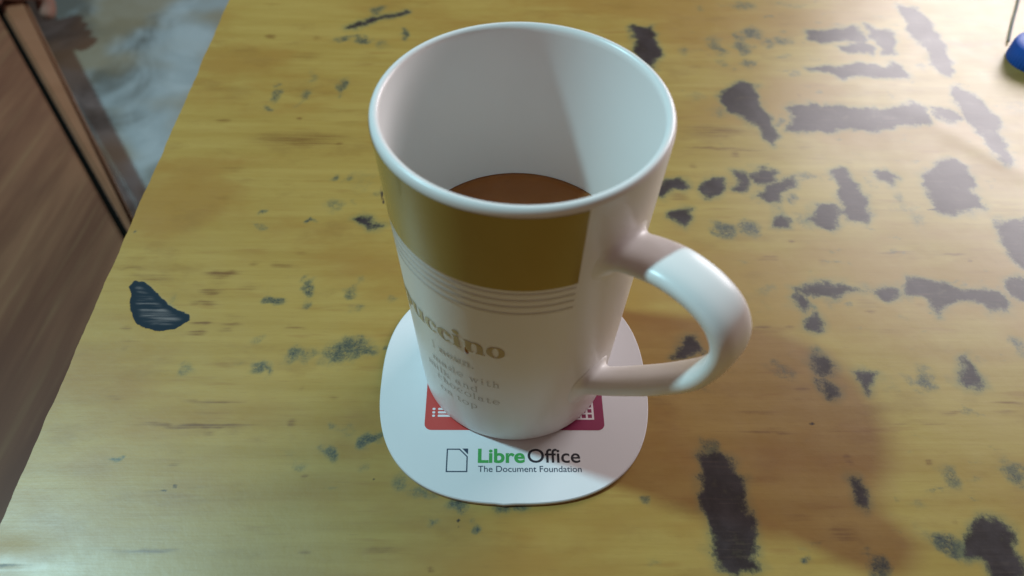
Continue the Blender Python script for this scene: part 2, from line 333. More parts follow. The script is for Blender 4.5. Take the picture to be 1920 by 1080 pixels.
me.polygons.foreach_set('use_smooth', sm)
mi = np.zeros(len(allf), np.int32); mi[len(quads):] = 1
me.polygons.foreach_set('material_index', mi)
me.set_sharp_from_angle(angle=math.radians(50))
for nm, arr in (('worn', worn), ('speck', speck), ('smudge', smudge), ('stain', stain), ('chip', chip)):
    at = me.attributes.new(nm, 'FLOAT', 'POINT')
    at.data.foreach_set('value', np.concatenate([arr.ravel(), np.full(len(low), 12.0 if nm in ('worn', 'speck', 'chip') else 0.0)]).astype(np.float32))

m = NT('varnished_wood')
v = m.obj()
g1 = m.noise(m.mapping(v, (9, 130, 1)), 1.0, 5, 0.6)
g2 = m.noise(m.mapping(v, (30, 900, 1), loc=(2, 5, 0)), 1.0, 4, 0.6)
g3 = m.noise(m.mapping(v, (9, 19, 1), loc=(7, 1, 0)), 1.0, 5, 0.6)
g4 = m.noise(m.mapping(v, (30, 210, 1), loc=(4, 9, 0)), 1.0, 3, 0.5)
c = m.mix(m.step(g1, 0.3, 0.7), TW_A, TW_B)
c = m.mix(m.step(g3, 0.43, 0.62, 0, 0.80), c, TW_C)
c = m.mix(m.step(g2, 0.50, 0.75, 0, 0.15), c, (0.24, 0.12, 0.025))
c = m.mix(m.step(g4, 0.60, 0.74, 0, 0.38), c, (0.27, 0.13, 0.025))
g6 = m.noise(m.mapping(v, (26, 60, 1), loc=(5, 3, 0)), 1.0, 5, 0.65)
c = m.mix(m.step(g6, 0.52, 0.72, 0, 0.40), c, (0.235, 0.125, 0.026))
g5 = m.noise(m.mapping(v, (150, 2400, 1), loc=(1, 2, 0)), 1.0, 3, 0.6)
c = m.mix(m.step(g5, 0.58, 0.72, 0, 0.22), c, (0.20, 0.10, 0.025))
n1 = m.noise(v, 330.0, 5, 0.65); n2 = m.noise(v, 1300.0, 3, 0.6); n3 = m.noise(v, 90.0, 4, 0.6)
# brown streaks along the grain
sf = m.math('MULTIPLY', m.attr('stain'), m.math('ADD', m.step(g2, 0.3, 0.7, 0.35, 1.15), m.math('MULTIPLY', n1, 0.3)))
c = m.mix(m.step(sf, 0.1, 1.25, 0, 0.85), c, (0.14, 0.055, 0.010))
# blue-green bruises
n4 = m.noise(v, 150.0, 3, 0.5); n5 = m.noise(v, 850.0, 8, 0.75)
sx = m.n('ShaderNodeSeparateXYZ'); m.put(sx.inputs[0], v)
wander = m.math('MULTIPLY', m.step(sx.outputs['X'], 0.19, 0.30), m.step(m.noise(m.mapping(v, (70, 110, 1), loc=(3, 8, 0)), 1.0, 4, 0.6), 0.56, 0.74, 0, 0.75))
sm_ = m.math('MAXIMUM', m.attr('smudge'), wander)
grain = m.math('ADD', m.math('MULTIPLY', n2, 0.35), m.math('ADD', m.math('MULTIPLY', n5, 0.25), m.math('MULTIPLY', n1, 0.40)))
c = m.mix(m.step(m.math('MULTIPLY', sm_, m.step(n1, 0.3, 0.65, 0.45, 1.25)), 0.05, 1.1, 0, 0.60), c, (0.165, 0.175, 0.080))
sg = m.math('MULTIPLY', sm_, m.math('ADD', 0.12, m.math('MULTIPLY', m.math('SUBTRACT', grain, 0.30), 2.6)))
c = m.mix(m.step(sg, 0.15, 1.0, 0, 0.92), c, (0.034, 0.045, 0.042))
sp = m.math('MULTIPLY', sm_, m.step(n5, 0.50, 0.66))
c = m.mix(m.step(sp, 0.45, 0.9, 0, 0.8), c, (0.022, 0.022, 0.024))
# patches worn through to a dark undercoat, with a greenish fringe
wl = m.math('ADD', m.attr('worn'), m.math('MULTIPLY', m.math('SUBTRACT', n4, 0.5), 2.0))
wd = m.math('ADD', wl, m.math('ADD', m.math('MULTIPLY', m.math('SUBTRACT', n1, 0.5), 2.6), m.math('MULTIPLY', m.math('SUBTRACT', n5, 0.5), 6.0)))
c = m.mix(m.step(wl, 5.0, 0.0, 0, 0.55), c, (0.17, 0.17, 0.070))
c = m.mix(m.step(wd, 2.4, 0.2, 0, 0.60), c, (0.10, 0.115, 0.070))
wm = m.math('MULTIPLY', m.step(wd, 2.0, -0.8), m.step(m.math('ADD', m.math('MULTIPLY', n3, 0.6), m.math('MULTIPLY', n1, 0.4)), 0.30, 0.46, 0.80, 1.0))
dark = m.mix(m.step(n3, 0.35, 0.7), (0.016, 0.010, 0.010), (0.034, 0.025, 0.027))
dark = m.mix(m.step(n2, 0.62, 0.8, 0, 0.35), dark, (0.10, 0.085, 0.08))
dark = m.mix(m.math('MULTIPLY', m.step(g2, 0.48, 0.74), m.step(n4, 0.40, 0.66, 0.1, 0.65)), dark, (0.095, 0.062, 0.046))
wm = m.math('MAXIMUM', wm, m.step(m.math('ADD', m.attr('speck'), m.math('SUBTRACT', n5, 0.5)), 0.35, -0.35))
c = m.mix(wm, c, dark)
# the splintered chip
cd = m.math('ADD', m.attr('chip'), m.math('MULTIPLY', m.math('SUBTRACT', n1, 0.5), 1.6))
gc = m.noise(m.mapping(v, (45, 520, 1), rot=(0, 0, 0.12)), 1.0, 4, 0.6)
inner = m.step(cd, -1.2, -3.6)
cc = m.mix(m.math('MULTIPLY', inner, m.step(gc, 0.40, 0.78)), (0.010, 0.022, 0.034), (0.21, 0.195, 0.19))
c = m.mix(m.step(cd, 0.55, 0.10), c, cc)
rgh = m.math('ADD', 0.32, m.math('MULTIPLY', n3, 0.12))
hb = m.math('ADD', m.math('MULTIPLY', n2, 0.07), m.math('ADD', m.math('MULTIPLY', g2, 0.15), m.math('MULTIPLY', n3, 0.9)))
m.bump(hb, 0.18, 0.0004)
rgh = m.math('ADD', rgh, m.step(cd, 0.2, -0.2, 0, 0.3))
spec = m.math('SUBTRACT', m.math('SUBTRACT', 0.62, m.math('MULTIPLY', wm, 0.10)), m.step(cd, 0.5, 0.1, 0, 0.45), True)
wood = m.set(Base_Color=c, Roughness=rgh, Specular_IOR_Level=spec)
edge_mat = plain('table_edge', (0.055, 0.032, 0.018), 0.7, 0.3, 200)
me.materials.append(wood); me.materials.append(edge_mat)
top = bpy.data.objects.new('tabletop', me); COL.objects.link(top); top.parent = table

def box_mesh(cx, cy, cz, sx, sy, sz, bev=0.002):
    bm = bmesh.new(); bmesh.ops.create_cube(bm, size=1)
    for q in bm.verts: q.co = (cx + q.co.x * sx, cy + q.co.y * sy, cz + q.co.z * sz)
    bmesh.ops.bevel(bm, geom=bm.edges[:], offset=bev, segments=2, affect='EDGES')
    return bm
def bm_obj(name, bm, mat, parent=None, smooth=False):
    me = bpy.data.meshes.new(name); bm.to_mesh(me); bm.free(); me.materials.append(mat)
    if smooth: me.polygons.foreach_set('use_smooth', [True] * len(me.polygons))
    o = bpy.data.objects.new(name, me); COL.objects.link(o); o.parent = parent
    return o
leg_mat = plain('table_leg_wood', (0.10, 0.05, 0.025), 0.5, 0.3, 40)
for (x, y) in ((0.07, -0.35), (0.07, 0.55), (1.03, -0.35), (1.03, 0.55)):
    bm_obj('leg', box_mesh(x, y, (FZ - 0.0225) / 2, 0.05, 0.05, -FZ - 0.0225 - 0.001), leg_mat, table)

# ---------------------------------------------------------------- coaster
CR = math.radians(3.6)
coaster = thing('coaster', 'white rounded square cardboard coaster with green and black lettering, under the mug', 'coaster', (0.0003, -0.0073, 0))
coaster.rotation_euler = (0, 0, CR)
def squircle(hw, n, N=160, bump=False):
    out = []
    for k in range(N):
        a = 2 * math.pi * k / N; c, s = math.cos(a), math.sin(a)
        x = hw * math.copysign(abs(c) ** (2 / n), c); y = hw * math.copysign(abs(s) ** (2 / n), s)
        out.append((x, y))
    return out
card = plain('coaster_card', (0.72, 0.725, 0.745), 0.5, 0.015, 60)
vv = []; ff = []
prof = [(0.0467, 0.0001), (0.047, 0.0003), (0.047, 0.0013), (0.0467, 0.0016)]
N = 160
for hw, z in prof: vv += [(x, y, z) for x, y in squircle(hw, 2.58, N)]
for r in range(3):
    for k in range(N): ff.append((r * N + k, r * N + (k + 1) % N, (r + 1) * N + (k + 1) % N, (r + 1) * N + k))
ff.append(tuple(range(3 * N, 4 * N))); ff.append(tuple(range(N - 1, -1, -1)))
# the little nick left by the punch, in the edge that faces the camera
for r in range(4):
    k = 119; x, y, z = vv[r * N + k]; vv[r * N + k] = (x, y - 0.0003, z)
mesh_obj('board', vv, ff, card, coaster, True, 40)

def flat_poly(name, pts, z, mat, holes=None):
    """one flat printed shape, millimetres in the coaster's own frame"""
    return mesh_obj(name, [(x * MM, y * MM, z) for x, y in pts], [tuple(range(len(pts)))], mat, coaster, False)
def rrect(x0, x1, y0, y1, r, n=6, corners=(1, 1, 1, 1)):
    pts = []
    for (cx, cy, a0, on) in ((x1 - r, y0 + r, -90, corners[0]), (x1 - r, y1 - r, 0, corners[1]), (x0 + r, y1 - r, 90, corners[2]), (x0 + r, y0 + r, 180, corners[3])):
        if on:
            for k in range(n + 1):
                a = math.radians(a0 + 90 * k / n); pts.append((cx + r * math.cos(a), cy + r * math.sin(a)))
        else:
            pts.append((cx + (r if cx > (x0 + x1) / 2 else -r), cy + (r if cy > (y0 + y1) / 2 else -r)))
    return pts
PZ = 0.00164
red = plain('red_print', (0.56, 0.055, 0.045), 0.45, 0.03)
purple = plain('purple_print', (0.27, 0.020, 0.085), 0.45, 0.03)
pale = plain('white_print', (0.78, 0.74, 0.76), 0.5, 0.02)
navy = plain('navy_print', (0.018, 0.038, 0.080), 0.45, 0.05)
black = plain('black_print', (0.018, 0.016, 0.026), 0.45, 0.05)
green = plain('green_print', (0.05, 0.34, 0.075), 0.45, 0.05)
flat_poly('red_tile', rrect(-30.6, -0.1, -20.6, 6, 2.4, corners=(0, 0, 1, 1)), PZ, red)
flat_poly('purple_tile', rrect(0.1, 30.7, -20.6, 4, 2.4, corners=(1, 1, 0, 0)), PZ, purple)
def multi(name, polys, z, mat):
    vv = []; ff = []
    for P in polys:
        b = len(vv); vv += [(x * MM, y * MM, z) for x, y in P]; ff.append(tuple(range(b, b + len(P))))
    return mesh_obj(name, vv, ff, mat, coaster, False)
rows = [-12.4, -13.75, -15.1]
multi('list_icon', [rrect(-28.2, -27.2, y - .42, y + .42, .3, 3) for y in rows] + [rrect(-26.3, -18.6, y - .42, y + .42, .3, 3) for y in rows], PZ + 0.00005, pale)
gx = [18.6, 20.7, 22.8, 24.9, 27.0]; gy = [-16.2, -14.1, -12.0, -9.9]
P = []
for y in gy: P.append([(gx[0] - .35, y - .33), (gx[-1] + .35, y - .33), (gx[-1] + .35, y + .33), (gx[0] - .35, y + .33)])
for y0, y1 in zip(gy, gy[1:]):
    for x in gx: P.append([(x - .35, y0 + .33), (x + .35, y0 + .33), (x + .35, y1 - .33), (x - .35, y1 - .33)])
multi('table_icon', P, PZ + 0.00005, pale)
# page logo: outline with a cut corner, and the folded corner beside it
outer = [(-22.6, -36.1), (-15.55, -36.1), (-15.55, -30.45), (-18.25, -27.6), (-22.6, -27.6)]
t = 0.42
inner = [(-22.6 + t, -36.1 + t), (-15.55 - t, -36.1 + t), (-15.55 - t, -30.45 - t * .4), (-18.25 - t * .4, -27.6 - t), (-22.6 + t, -27.6 - t)]
multi('page_logo', [[outer[i], outer[(i + 1) % 5], inner[(i + 1) % 5], inner[i]] for i in range(5)], PZ, navy)
flat_poly('folded_corner', [(-17.45, -27.55), (-15.5, -29.75), (-15.5, -27.55)], PZ, navy)

def lettering(name, text, x0, x1, y, h, mat, bold=0.0):
    cu = bpy.data.curves.new(name, 'FONT'); cu.body = text; cu.size = 1.0; cu.offset = bold; cu.resolution_u = 6
    tmp = bpy.data.objects.new('tmp', cu); COL.objects.link(tmp)
    dg = bpy.context.evaluated_depsgraph_get()
    me = bpy.data.meshes.new_from_object(tmp.evaluated_get(dg))
    bpy.data.objects.remove(tmp); bpy.data.curves.remove(cu)
    co = np.empty(len(me.vertices) * 3); me.vertices.foreach_get('co', co); co = co.reshape(-1, 3)
    mn, mx = co.min(0), co.max(0)
    co[:, 0] = (x0 + (co[:, 0] - mn[0]) / (mx[0] - mn[0]) * (x1 - x0)) * MM
    co[:, 1] = (y + co[:, 1] / mx[1] * h) * MM
    co[:, 2] = PZ
    me.vertices.foreach_set('co', co.ravel()); me.materials.clear(); me.materials.append(mat); me.name = name
    o = bpy.data.objects.new(name, me); COL.objects.link(o); o.parent = coaster
    return o
lettering('green_lettering', 'Libre', -12.2, 3.3, -32.6, 5.0, green, 0.028)
lettering('black_lettering', 'Office', 4.2, 21.6, -32.6, 5.0, black, 0.010)
lettering('small_lettering', 'The Document Foundation', -12.1, 21.8, -36.0, 2.15, navy, 0.004)

# ---------------------------------------------------------------- mug
BZ = 0.0017
mug = thing('mug', 'tall tapered white ceramic mug with brown band, standing on the coaster', 'mug', (0, 0, 0))
def RZ(z): return 0.0322 + (0.0386 - 0.0322) * z / 0.115
m = NT('white_glaze')
f = m.noise(m.obj(), 40, 3)
glaze = m.set(Base_Color=m.mix(f, GL_A, GL_B), Roughness=0.31, Specular_IOR_Level=0.45, Coat_Weight=0.0)
prof = [(0.0, BZ + .0012), (0.0270, BZ + .0012), (0.0280, BZ), (0.0310, BZ), (0.0318, BZ + .0003), (0.0322, BZ + .0013), (0.0322 + .0002, BZ + .0040)]
for k in range(1, 21):
    z = 0.0065 + (0.1127 - 0.0065) * k / 20; prof.append((RZ(z), z))
rt = RZ(0.1127)
for k in range(1, 9):                                          # rounded lip
    a = math.pi * k / 9; prof.append((rt - 0.0014 + 0.0014 * math.cos(a), 0.1131 + 0.0019 * math.sin(a)))
for k in range(0, 19):
    z = 0.1127 - (0.1127 - 0.014) * k / 18; prof.append((RZ(z) - 0.0028, z))
prof += [(0.0275, 0.0095), (0.024, 0.0070), (0.018, 0.0062), (0.0, 0.0060)]
def lathe(name, prof, mat, parent, N=128, sharp=None):
    vv = []; ff = []; rows = []
    for r, z in prof:
        if r < 1e-6: rows.append([len(vv)]); vv.append((0, 0, z))
        else:
            rows.append(list(range(len(vv), len(vv) + N)))
            vv += [(r * math.cos(2 * math.pi * k / N), r * math.sin(2 * math.pi * k / N), z) for k in range(N)]
    for A, B in zip(rows, rows[1:]):
        for k in range(N):
            k2 = (k + 1) % N
            if len(A) == 1: ff.append((A[0], B[k2], B[k]))
            elif len(B) == 1: ff.append((A[k], A[k2], B[0]))
            else: ff.append((A[k], A[k2], B[k2], B[k]))
    return mesh_obj(name, vv, ff, mat, parent, True, sharp)
lathe('body', prof, glaze, mug, 160)

# handle: a flattened strap swept along a D in the plane through the axis
HPHI = math.radians(HANDLE_PHI)
path = HANDLE_PATH
def catmull(P, n):
    P = [Vector(p) for p in P]; P = [2 * P[0] - P[1]] + P + [2 * P[-1] - P[-2]]; out = []
    for i in range(1, len(P) - 2):
        for k in range(n):
            t = k / n; a, b, c, d = P[i - 1], P[i], P[i + 1], P[i + 2]
            out.append(0.5 * ((2 * b) + (c - a) * t + (2 * a - 5 * b + 4 * c - d) * t * t + (3 * b - a - 3 * c + d) * t ** 3))
    out.append(P[-2]); return out
pts = catmull([(r, z, 0) for r, z in path], 36)
er = Vector((math.cos(HPHI), math.sin(HPHI), 0)); ez = Vector((0, 0, 1)); eb = Vector((-math.sin(HPHI), math.cos(HPHI), 0))
L = [0]
for a, b in zip(pts, pts[1:]): L.append(L[-1] + (b - a).length)
vv = []; ff = []; NS = 40
for i, p in enumerate(pts):
    tn = (pts[min(i + 1, len(pts) - 1)] - pts[max(i - 1, 0)]).normalized()
    nr = Vector((tn.y, -tn.x, 0))
    s = L[i] / L[-1]
    hgt = p.x - RZ(p.y * MM) / MM if (s < 0.2 or s > 0.8) else 99.0      # height above the wall
    fr_ = 3.6
    q = max(0.0, min(1.0, 1 - hgt / fr_)); fil = fr_ - math.sqrt(max(0.0, fr_ * fr_ * (1 - q * q)))
    w = math.exp(-(max(0.0, hgt) / 5.0) ** 2)
    hw = HANDLE_W[0] * (1 - s) + HANDLE_W[1] * s + fil
    sec = Vector((nr.x * (1 - w), nr.y * (1 - w) + math.copysign(1, nr.y) * w * min(1.6, 1 / max(0.3, abs(nr.y)))))
    for k in range(NS):
        a = 2 * math.pi * k / NS; c, sn = math.cos(a), math.sin(a); n = 2.5
        x = (HANDLE_T + fil) * math.copysign(abs(c) ** (2 / n), c); y = hw * math.copysign(abs(sn) ** (2 / n), sn)
        zz = p.y + sec.y * x
        rr = p.x + sec.x * x + w * (RZ(zz * MM) - RZ(p.y * MM)) / MM
        straight = er * rr + eb * y
        an = HPHI + y / rr
        polar = Vector((math.cos(an), math.sin(an), 0)) * rr
        q3 = straight.lerp(polar, w)
        vv.append(Vector((q3.x, q3.y, zz)) * MM)
for i in range(len(pts) - 1):
    for k in range(NS): ff.append((i * NS + k, i * NS + (k + 1) % NS, (i + 1) * NS + (k + 1) % NS, (i + 1) * NS + k))
ff.append(tuple(range(NS - 1, -1, -1))); ff.append(tuple(range((len(pts) - 1) * NS, len(pts) * NS)))
h = mesh_obj('handle', vv, ff, glaze, mug, True)
h.data.update()
bmx = bmesh.new(); bmx.from_mesh(h.data); bmesh.ops.recalc_face_normals(bmx, faces=bmx.faces); bmx.to_mesh(h.data); bmx.free()

def cone(s, z, off):
    """arc length in mm at the reference radius, height in mm -> point on the wall"""
    a = s / 34.9; r = RZ(z * MM) + off
    return (r * math.cos(a), r * math.sin(a), z * MM)
gold = plain('gold_brown_print', (0.37, 0.255, 0.050), 0.22, 0.05, 80, 0.5, 0.2)
grey_line = plain('grey_line_print', (0.68, 0.63, 0.60), 0.25, 0.05)
def strip(name, a0, a1, z0, z1, mat, nz):
    n = int(abs(a1 - a0) / 1.5); vv = []; ff = []
    for i in range(n + 1):
        a = math.radians(a0 + (a1 - a0) * i / n)
        for j in range(nz + 1): vv.append(cone(a * 34.9, z0 + (z1 - z0) * j / nz, 0.00012))
    for i in range(n):
        for j in range(nz):
            b = i * (nz + 1) + j; ff.append((b, b + 1, b + nz + 2, b + nz + 1))
    return mesh_obj(name, vv, ff, mat, mug)
strip('brown_band', -64.3, -345, 86.0, 112.7, gold, 8)
for zc in (84.3, 81.6, 78.9, 75.9): strip('stripe', -64.6, -345, zc - 0.4, zc + 0.4, grey_line, 1)

# --- printed words: letters drawn as implicit shapes and traced into meshes on the wall
def bx(x, y, x0, x1, y0, y1): return np.maximum(abs(x - (x0 + x1) / 2) - (x1 - x0) / 2, abs(y - (y0 + y1) / 2) - (y1 - y0) / 2)
def el(x, y, cx, cy, rx, ry): return (np.sqrt(((x - cx) / rx) ** 2 + ((y - cy) / ry) ** 2) - 1) * min(rx, ry)
def un(*a):
    r = a[0]
    for b in a[1:]: r = np.minimum(r, b)
    return r
def sub(a, *bs):
    for b in bs: a = np.maximum(a, -b)
    return a
def glyph(ch, x, y, s, t):
    """x-height 1; s thick stroke, t thin stroke; returns (field, advance)"""
    if ch in 'nhm':
        top = 1.0 if ch != 'h' else 1.55
        q = un(bx(x, y, .1, .1 + s, 0, top), bx(x, y, 0, .22 + s, 0, t), bx(x, y, 0, .1 + s, top - t, top))
        w = .1 + s
        for k in range(2 if ch == 'm' else 1):
            x0 = w - s * .4; x2 = w + .34
            cx = (x0 + x2 + s) / 2; rx = (x2 + s - x0) / 2
            arch = np.maximum(sub(el(x, y, cx, .6, rx, .42), el(x, y, cx - s * .3, .58, rx - s * .72, .42 - t * 1.1)), .6 - y)
            q = un(q, arch, bx(x, y, x2, x2 + s, 0, .62), bx(x, y, x2 - .1, x2 + s + .12, 0, t))
            w = x2 + s
        return q, w + .14
    if ch == 'u':
        q, w = glyph('n', .1 + s + .34 + s + .14 - .04 - x, 1 - y, s, t)
        return q, w
    if ch == 'o':
        return sub(el(x, y, .5, .5, .5, .53), el(x, y, .5, .5, .5 - s, .53 - t)), 1.06
    if ch == 'c':
        q = sub(el(x, y, .5, .5, .5, .53), el(x, y, .56, .5, .5 - s * .82, .53 - t * 1.1), bx(x, y, .62, 1.3, .2, .74))
        return un(q, el(x, y, .74, .74, s * .52, s * .52)), .98
    if ch == 'e':
        q = sub(el(x, y, .5, .5, .48, .53), el(x, y, .53, .5, .48 - s * .8, .53 - t * 1.1), bx(x, y, .6, 1.3, .2, .5))
        return un(q, bx(x, y, .2, .95, .5, .5 + t)), 1.0
    if ch == 'i':
        return un(bx(x, y, .1, .1 + s, 0, 1), bx(x, y, 0, .2 + s, 0, t), bx(x, y, 0, .1 + s, 1 - t, 1), el(x, y, .1 + s / 2, 1.36, s * .62, s * .58)), .34 + s
    if ch in 'lk':
        q = un(bx(x, y, .1, .1 + s, 0, 1.55), bx(x, y, 0, .2 + s, 0, t), bx(x, y, 0, .1 + s, 1.55 - t, 1.55))
        if ch == 'l': return q, .3 + s
        d1 = np.maximum(abs((y - .4) - (x - .1 - s) * 1.0) * .7 - t * .6, bx(x, y, .1, .85, .3, 1.0))
        d2 = np.maximum(abs((y - .6) + (x - .3 - s) * 1.25) * .62 - s * .5, bx(x, y, .2, 1.0, 0, .62))
        return un(q, d1, d2, bx(x, y, .55, 1.05, 0, t), bx(x, y, .55, 1.0, 1 - t, 1)), 1.08
    if ch in 'pd':
        if ch == 'd': x = .98 - x; yy = 1 - y
        else: yy = y
        q = un(bx(x, yy, .1, .1 + s, -.55, 1), bx(x, yy, 0, .1 + s, 1 - t, 1), bx(x, yy, 0, .2 + s, -.55, -.55 + t))
        return un(q, np.maximum(sub(el(x, yy, .5, .5, .48, .53), el(x, yy, .47, .5, .48 - s * .85, .53 - t * 1.1)), .15 - x)), 1.06
    if ch == 'a':
        q = un(bx(x, y, .55, .55 + s, 0, .7), bx(x, y, .55, .95, 0, t), sub(el(x, y, .36, .3, .36, .32), el(x, y, .42, .3, .36 - s * .8, .32 - t)))
        return un(q, np.maximum(sub(el(x, y, .38, .68, .17 + s, .35), el(x, y, .36, .66, .17, .35 - t * 1.1)), .62 - y)), .98
    if ch == 'w':
        q = None
        for k, x0 in enumerate((.1, .56)):
            a = np.maximum(abs((x - x0) - (1 - y) * .26) * .95 - s * .5, bx(x, y, -.2, 2, 0, 1))
            b = np.maximum(abs((x - x0 - .52) + (1 - y) * .26) * .95 - t * .5, bx(x, y, -.2, 2, 0, 1))
            q = un(a, b) if q is None else un(q, a, b)
        return un(q, bx(x, y, -.1, .32, 1 - t, 1), bx(x, y, .95, 1.25, 1 - t, 1)), 1.3
    if ch == 't':
        return un(bx(x, y, .12, .12 + s, .12, 1.3), bx(x, y, 0, .5, 1 - t, 1), np.maximum(sub(el(x, y, .36, .22, .25, .25), el(x, y, .38, .24, .25 - s * .8, .25 - t)), y - .22)), .62
    if ch == 'C':
        q = sub(el(x, y, .7, .75, .7, .78), el(x, y, .76, .75, .7 - s * .82, .78 - t * 1.1), bx(x, y, .95, 2, .4, 1.05))
        return un(q, bx(x, y, 1.18, 1.26, .95, 1.5)), 1.45
    if ch == 'f':
        return un(bx(x, y, .1, .1 + s, 0, 1.2), bx(x, y, 0, .5, 1 - t, 1), bx(x, y, 0, .3 + s, 0, t)), .55
    if ch == '.': return el(x, y, .14, .1, .13, .13), .34
    if ch == ']': return un(bx(x, y, .2, .3, -.3, 1.5), bx(x, y, 0, .3, -.3, -.2), bx(x, y, 0, .3, 1.4, 1.5)), .5
    return np.full(x.shape, 9.0), .5

def word(name, text, right, base, xh, mat, s, t, xs=1.0, track=0.0, cell=None):
    adv = [glyph(c, np.zeros((1, 1)), np.zeros((1, 1)), s, t)[1] + track for c in text]
    W = sum(adv)
    cell = cell or xh / 26
    nx = int(W * xh * xs / cell) + 6; ny = int(2.4 * xh / cell)
    gx = (np.arange(nx) - 2) * cell / (xh * xs); gy = -0.7 + np.arange(ny) * cell / xh
    X, Y = np.meshgrid(gx, gy); F = np.full(X.shape, 9.0); o = 0
    for c, a in zip(text, adv):
        if c != ' ':
            w = slice(max(0, np.searchsorted(gx, o - .2)), np.searchsorted(gx, o + a + .25))
            F[:, w] = np.minimum(F[:, w], glyph(c, X[:, w] - o, Y[:, w], s, t)[0])
        o += a
    vid = {}; vv = []; ff = []
    def vert(key, gxv, gyv):
        if key not in vid:
            vid[key] = len(vv); vv.append(cone(right + (gxv - W) * xh * xs, base + gyv * xh, 0.00013))
        return vid[key]
    ins = F < 0
    act = ins[:-1, :-1] | ins[1:, :-1] | ins[:-1, 1:] | ins[1:, 1:]
    for j, i in zip(*np.nonzero(act)):
        cs = ((j, i), (j, i + 1), (j + 1, i + 1), (j + 1, i)); poly = []
        for (a, b) in zip(cs, cs[1:] + cs[:1]):
            fa, fb = F[a], F[b]
            if fa < 0: poly.append(vert(a, gx[a[1]], gy[a[0]]))
            if (fa < 0) != (fb < 0):
                t_ = fa / (fa - fb)
                poly.append(vert((min(a, b), max(a, b)), gx[a[1]] + t_ * (gx[b[1]] - gx[a[1]]), gy[a[0]] + t_ * (gy[b[0]] - gy[a[0]])))
        if len(poly) >= 3: ff.append(poly)
    return mesh_obj(name, vv, ff, mat, mug)
gold2 = plain('pale_gold_print', (0.50, 0.38, 0.19), 0.25, 0.05)
small = plain('grey_brown_print', (0.56, 0.49, 0.41), 0.25, 0.05)
word('large_lettering', 'cappuccino'.replace('c', 'C', 1), -56.1, 53.7, 5.3, gold2, 0.33, 0.085, 1.0, 0.03)
word('small_lettering', '] noun.', -65.6, 44.6, 2.3, small, 0.27, 0.11, 1.05, 0.12)
for txt, r, b in (('made with', -57.6, 36.9), ('milk and', -64.6, 31.3), ('chocolate', -57.6, 26.6), ('on top', -65.2, 20.6)):
    word('small_lettering', txt, r, b, 2.25, small, 0.17, 0.08, 1.12, 0.17)
# a dried drip of coffee running over the word
drip_mat = plain('dried_coffee', (0.30, 0.10, 0.018), 0.2, 0.1)
bm = bmesh.new(); bmesh.ops.create_uvsphere(bm, u_segments=16, v_segments=10, radius=1)
for q in bm.verts:
    z = q.co.z; wd = (0.9 if z < 0 else 0.9 - 0.55 * z)
    p = cone(-68.0 + q.co.x * wd * 0.75 - z * 0.25, 53.3 + z * 1.7, max(-0.0001, q.co.y * 0.00035)); q.co = p
bm_obj('coffee_drip', bm, drip_mat, mug, True)

# ---------------------------------------------------------------- coffee
m = NT('milky_coffee')
f = m.noise(m.obj(), 60, 4, 0.55, 1.6)
cof = m.set(Base_Color=m.mix(f, (0.25, 0.085, 0.020), (0.40, 0.155, 0.042)), Roughness=0.07, Specular_IOR_Level=0.4)
coffee = thing('coffee', 'brown milky coffee half filling the white mug', 'coffee', (0, 0, 0.0624))
ri = RZ(0.0624) - 0.0028
lathe('liquid', [(0, -0.0008), (ri - 0.004, -0.0008), (ri - 0.0022, -0.0006), (ri - 0.0009, -0.0001), (ri - 0.0001, 0.0006), (ri - 0.0003, -0.004), (0, -0.004)], cof, coffee, 96)
bub = plain('coffee_foam', (0.30, 0.16, 0.07), 0.1, 0.1)
for (a, r, rad) in ((40, 0.0323, .0007), (36, 0.0325, .0009), (31, 0.0327, .0006), (44, 0.0315, .0005), (25, 0.0326, .0005)):
    bm = bmesh.new(); bmesh.ops.create_uvsphere(bm, u_segments=12, v_segments=8, radius=rad)
    for q in bm.verts: q.co += Vector((r * math.cos(math.radians(a)), r * math.sin(math.radians(a)), -0.0002))
    bm_obj('bubble', bm, bub, coffee, True)

# ---------------------------------------------------------------- blue bottle cap and grey cord at the right edge
blue = plain('blue_plastic', (0.002, 0.085, 0.42), 0.45, 0.25, 160)
cap = thing('bottle_cap', 'ribbed blue plastic bottle cap at the right edge of the table', 'bottle cap', (0.2670, 0.2140, -0.0003))
vv = []; ff = []; N = 144
cp = [(0.0142, 0.0), (0.0146, 0.0008), (0.0143, 0.0075), (0.0136, 0.0098), (0.0116, 0.0108), (0.0, 0.0110)]
for r, z in cp[:-1]:
    for k in range(N):
        a = 2 * math.pi * k / N; q = r * (1 - (0.028 if (k % 3 == 0 and z < .0095) else 0)); vv.append((q * math.cos(a), q * math.sin(a), z))
vv.append((0, 0, 0.011))
for r in range(len(cp) - 2):
    for k in range(N): ff.append((r * N + k, r * N + (k + 1) % N, (r + 1) * N + (k + 1) % N, (r + 1) * N + k))
b = (len(cp) - 2) * N
for k in range(N): ff.append((b + k, b + (k + 1) % N, len(vv) - 1))
mesh_obj('ribbed_shell', vv, ff, blue, cap, True, 35)
def tube(P, r, n=10):
    P = catmull(P, 8); vv = []; ff = []
    for i, p in enumerate(P):
        t = (P[min(i + 1, len(P) - 1)] - P[max(i - 1, 0)]).normalized()
        a = t.cross(Vector((0, 0, 1))).normalized(); b = a.cross(t)
        for k in range(n): vv.append(p + a * r * math.cos(2 * math.pi * k / n) + b * r * math.sin(2 * math.pi * k / n))
    for i in range(len(P) - 1):
        for k in range(n): ff.append((i * n + k, i * n + (k + 1) % n, (i + 1) * n + (k + 1) % n, (i + 1) * n + k))
    ff.append(tuple(range(n))); ff.append(tuple(range((len(P) - 1) * n, len(P) * n))); return vv, ff
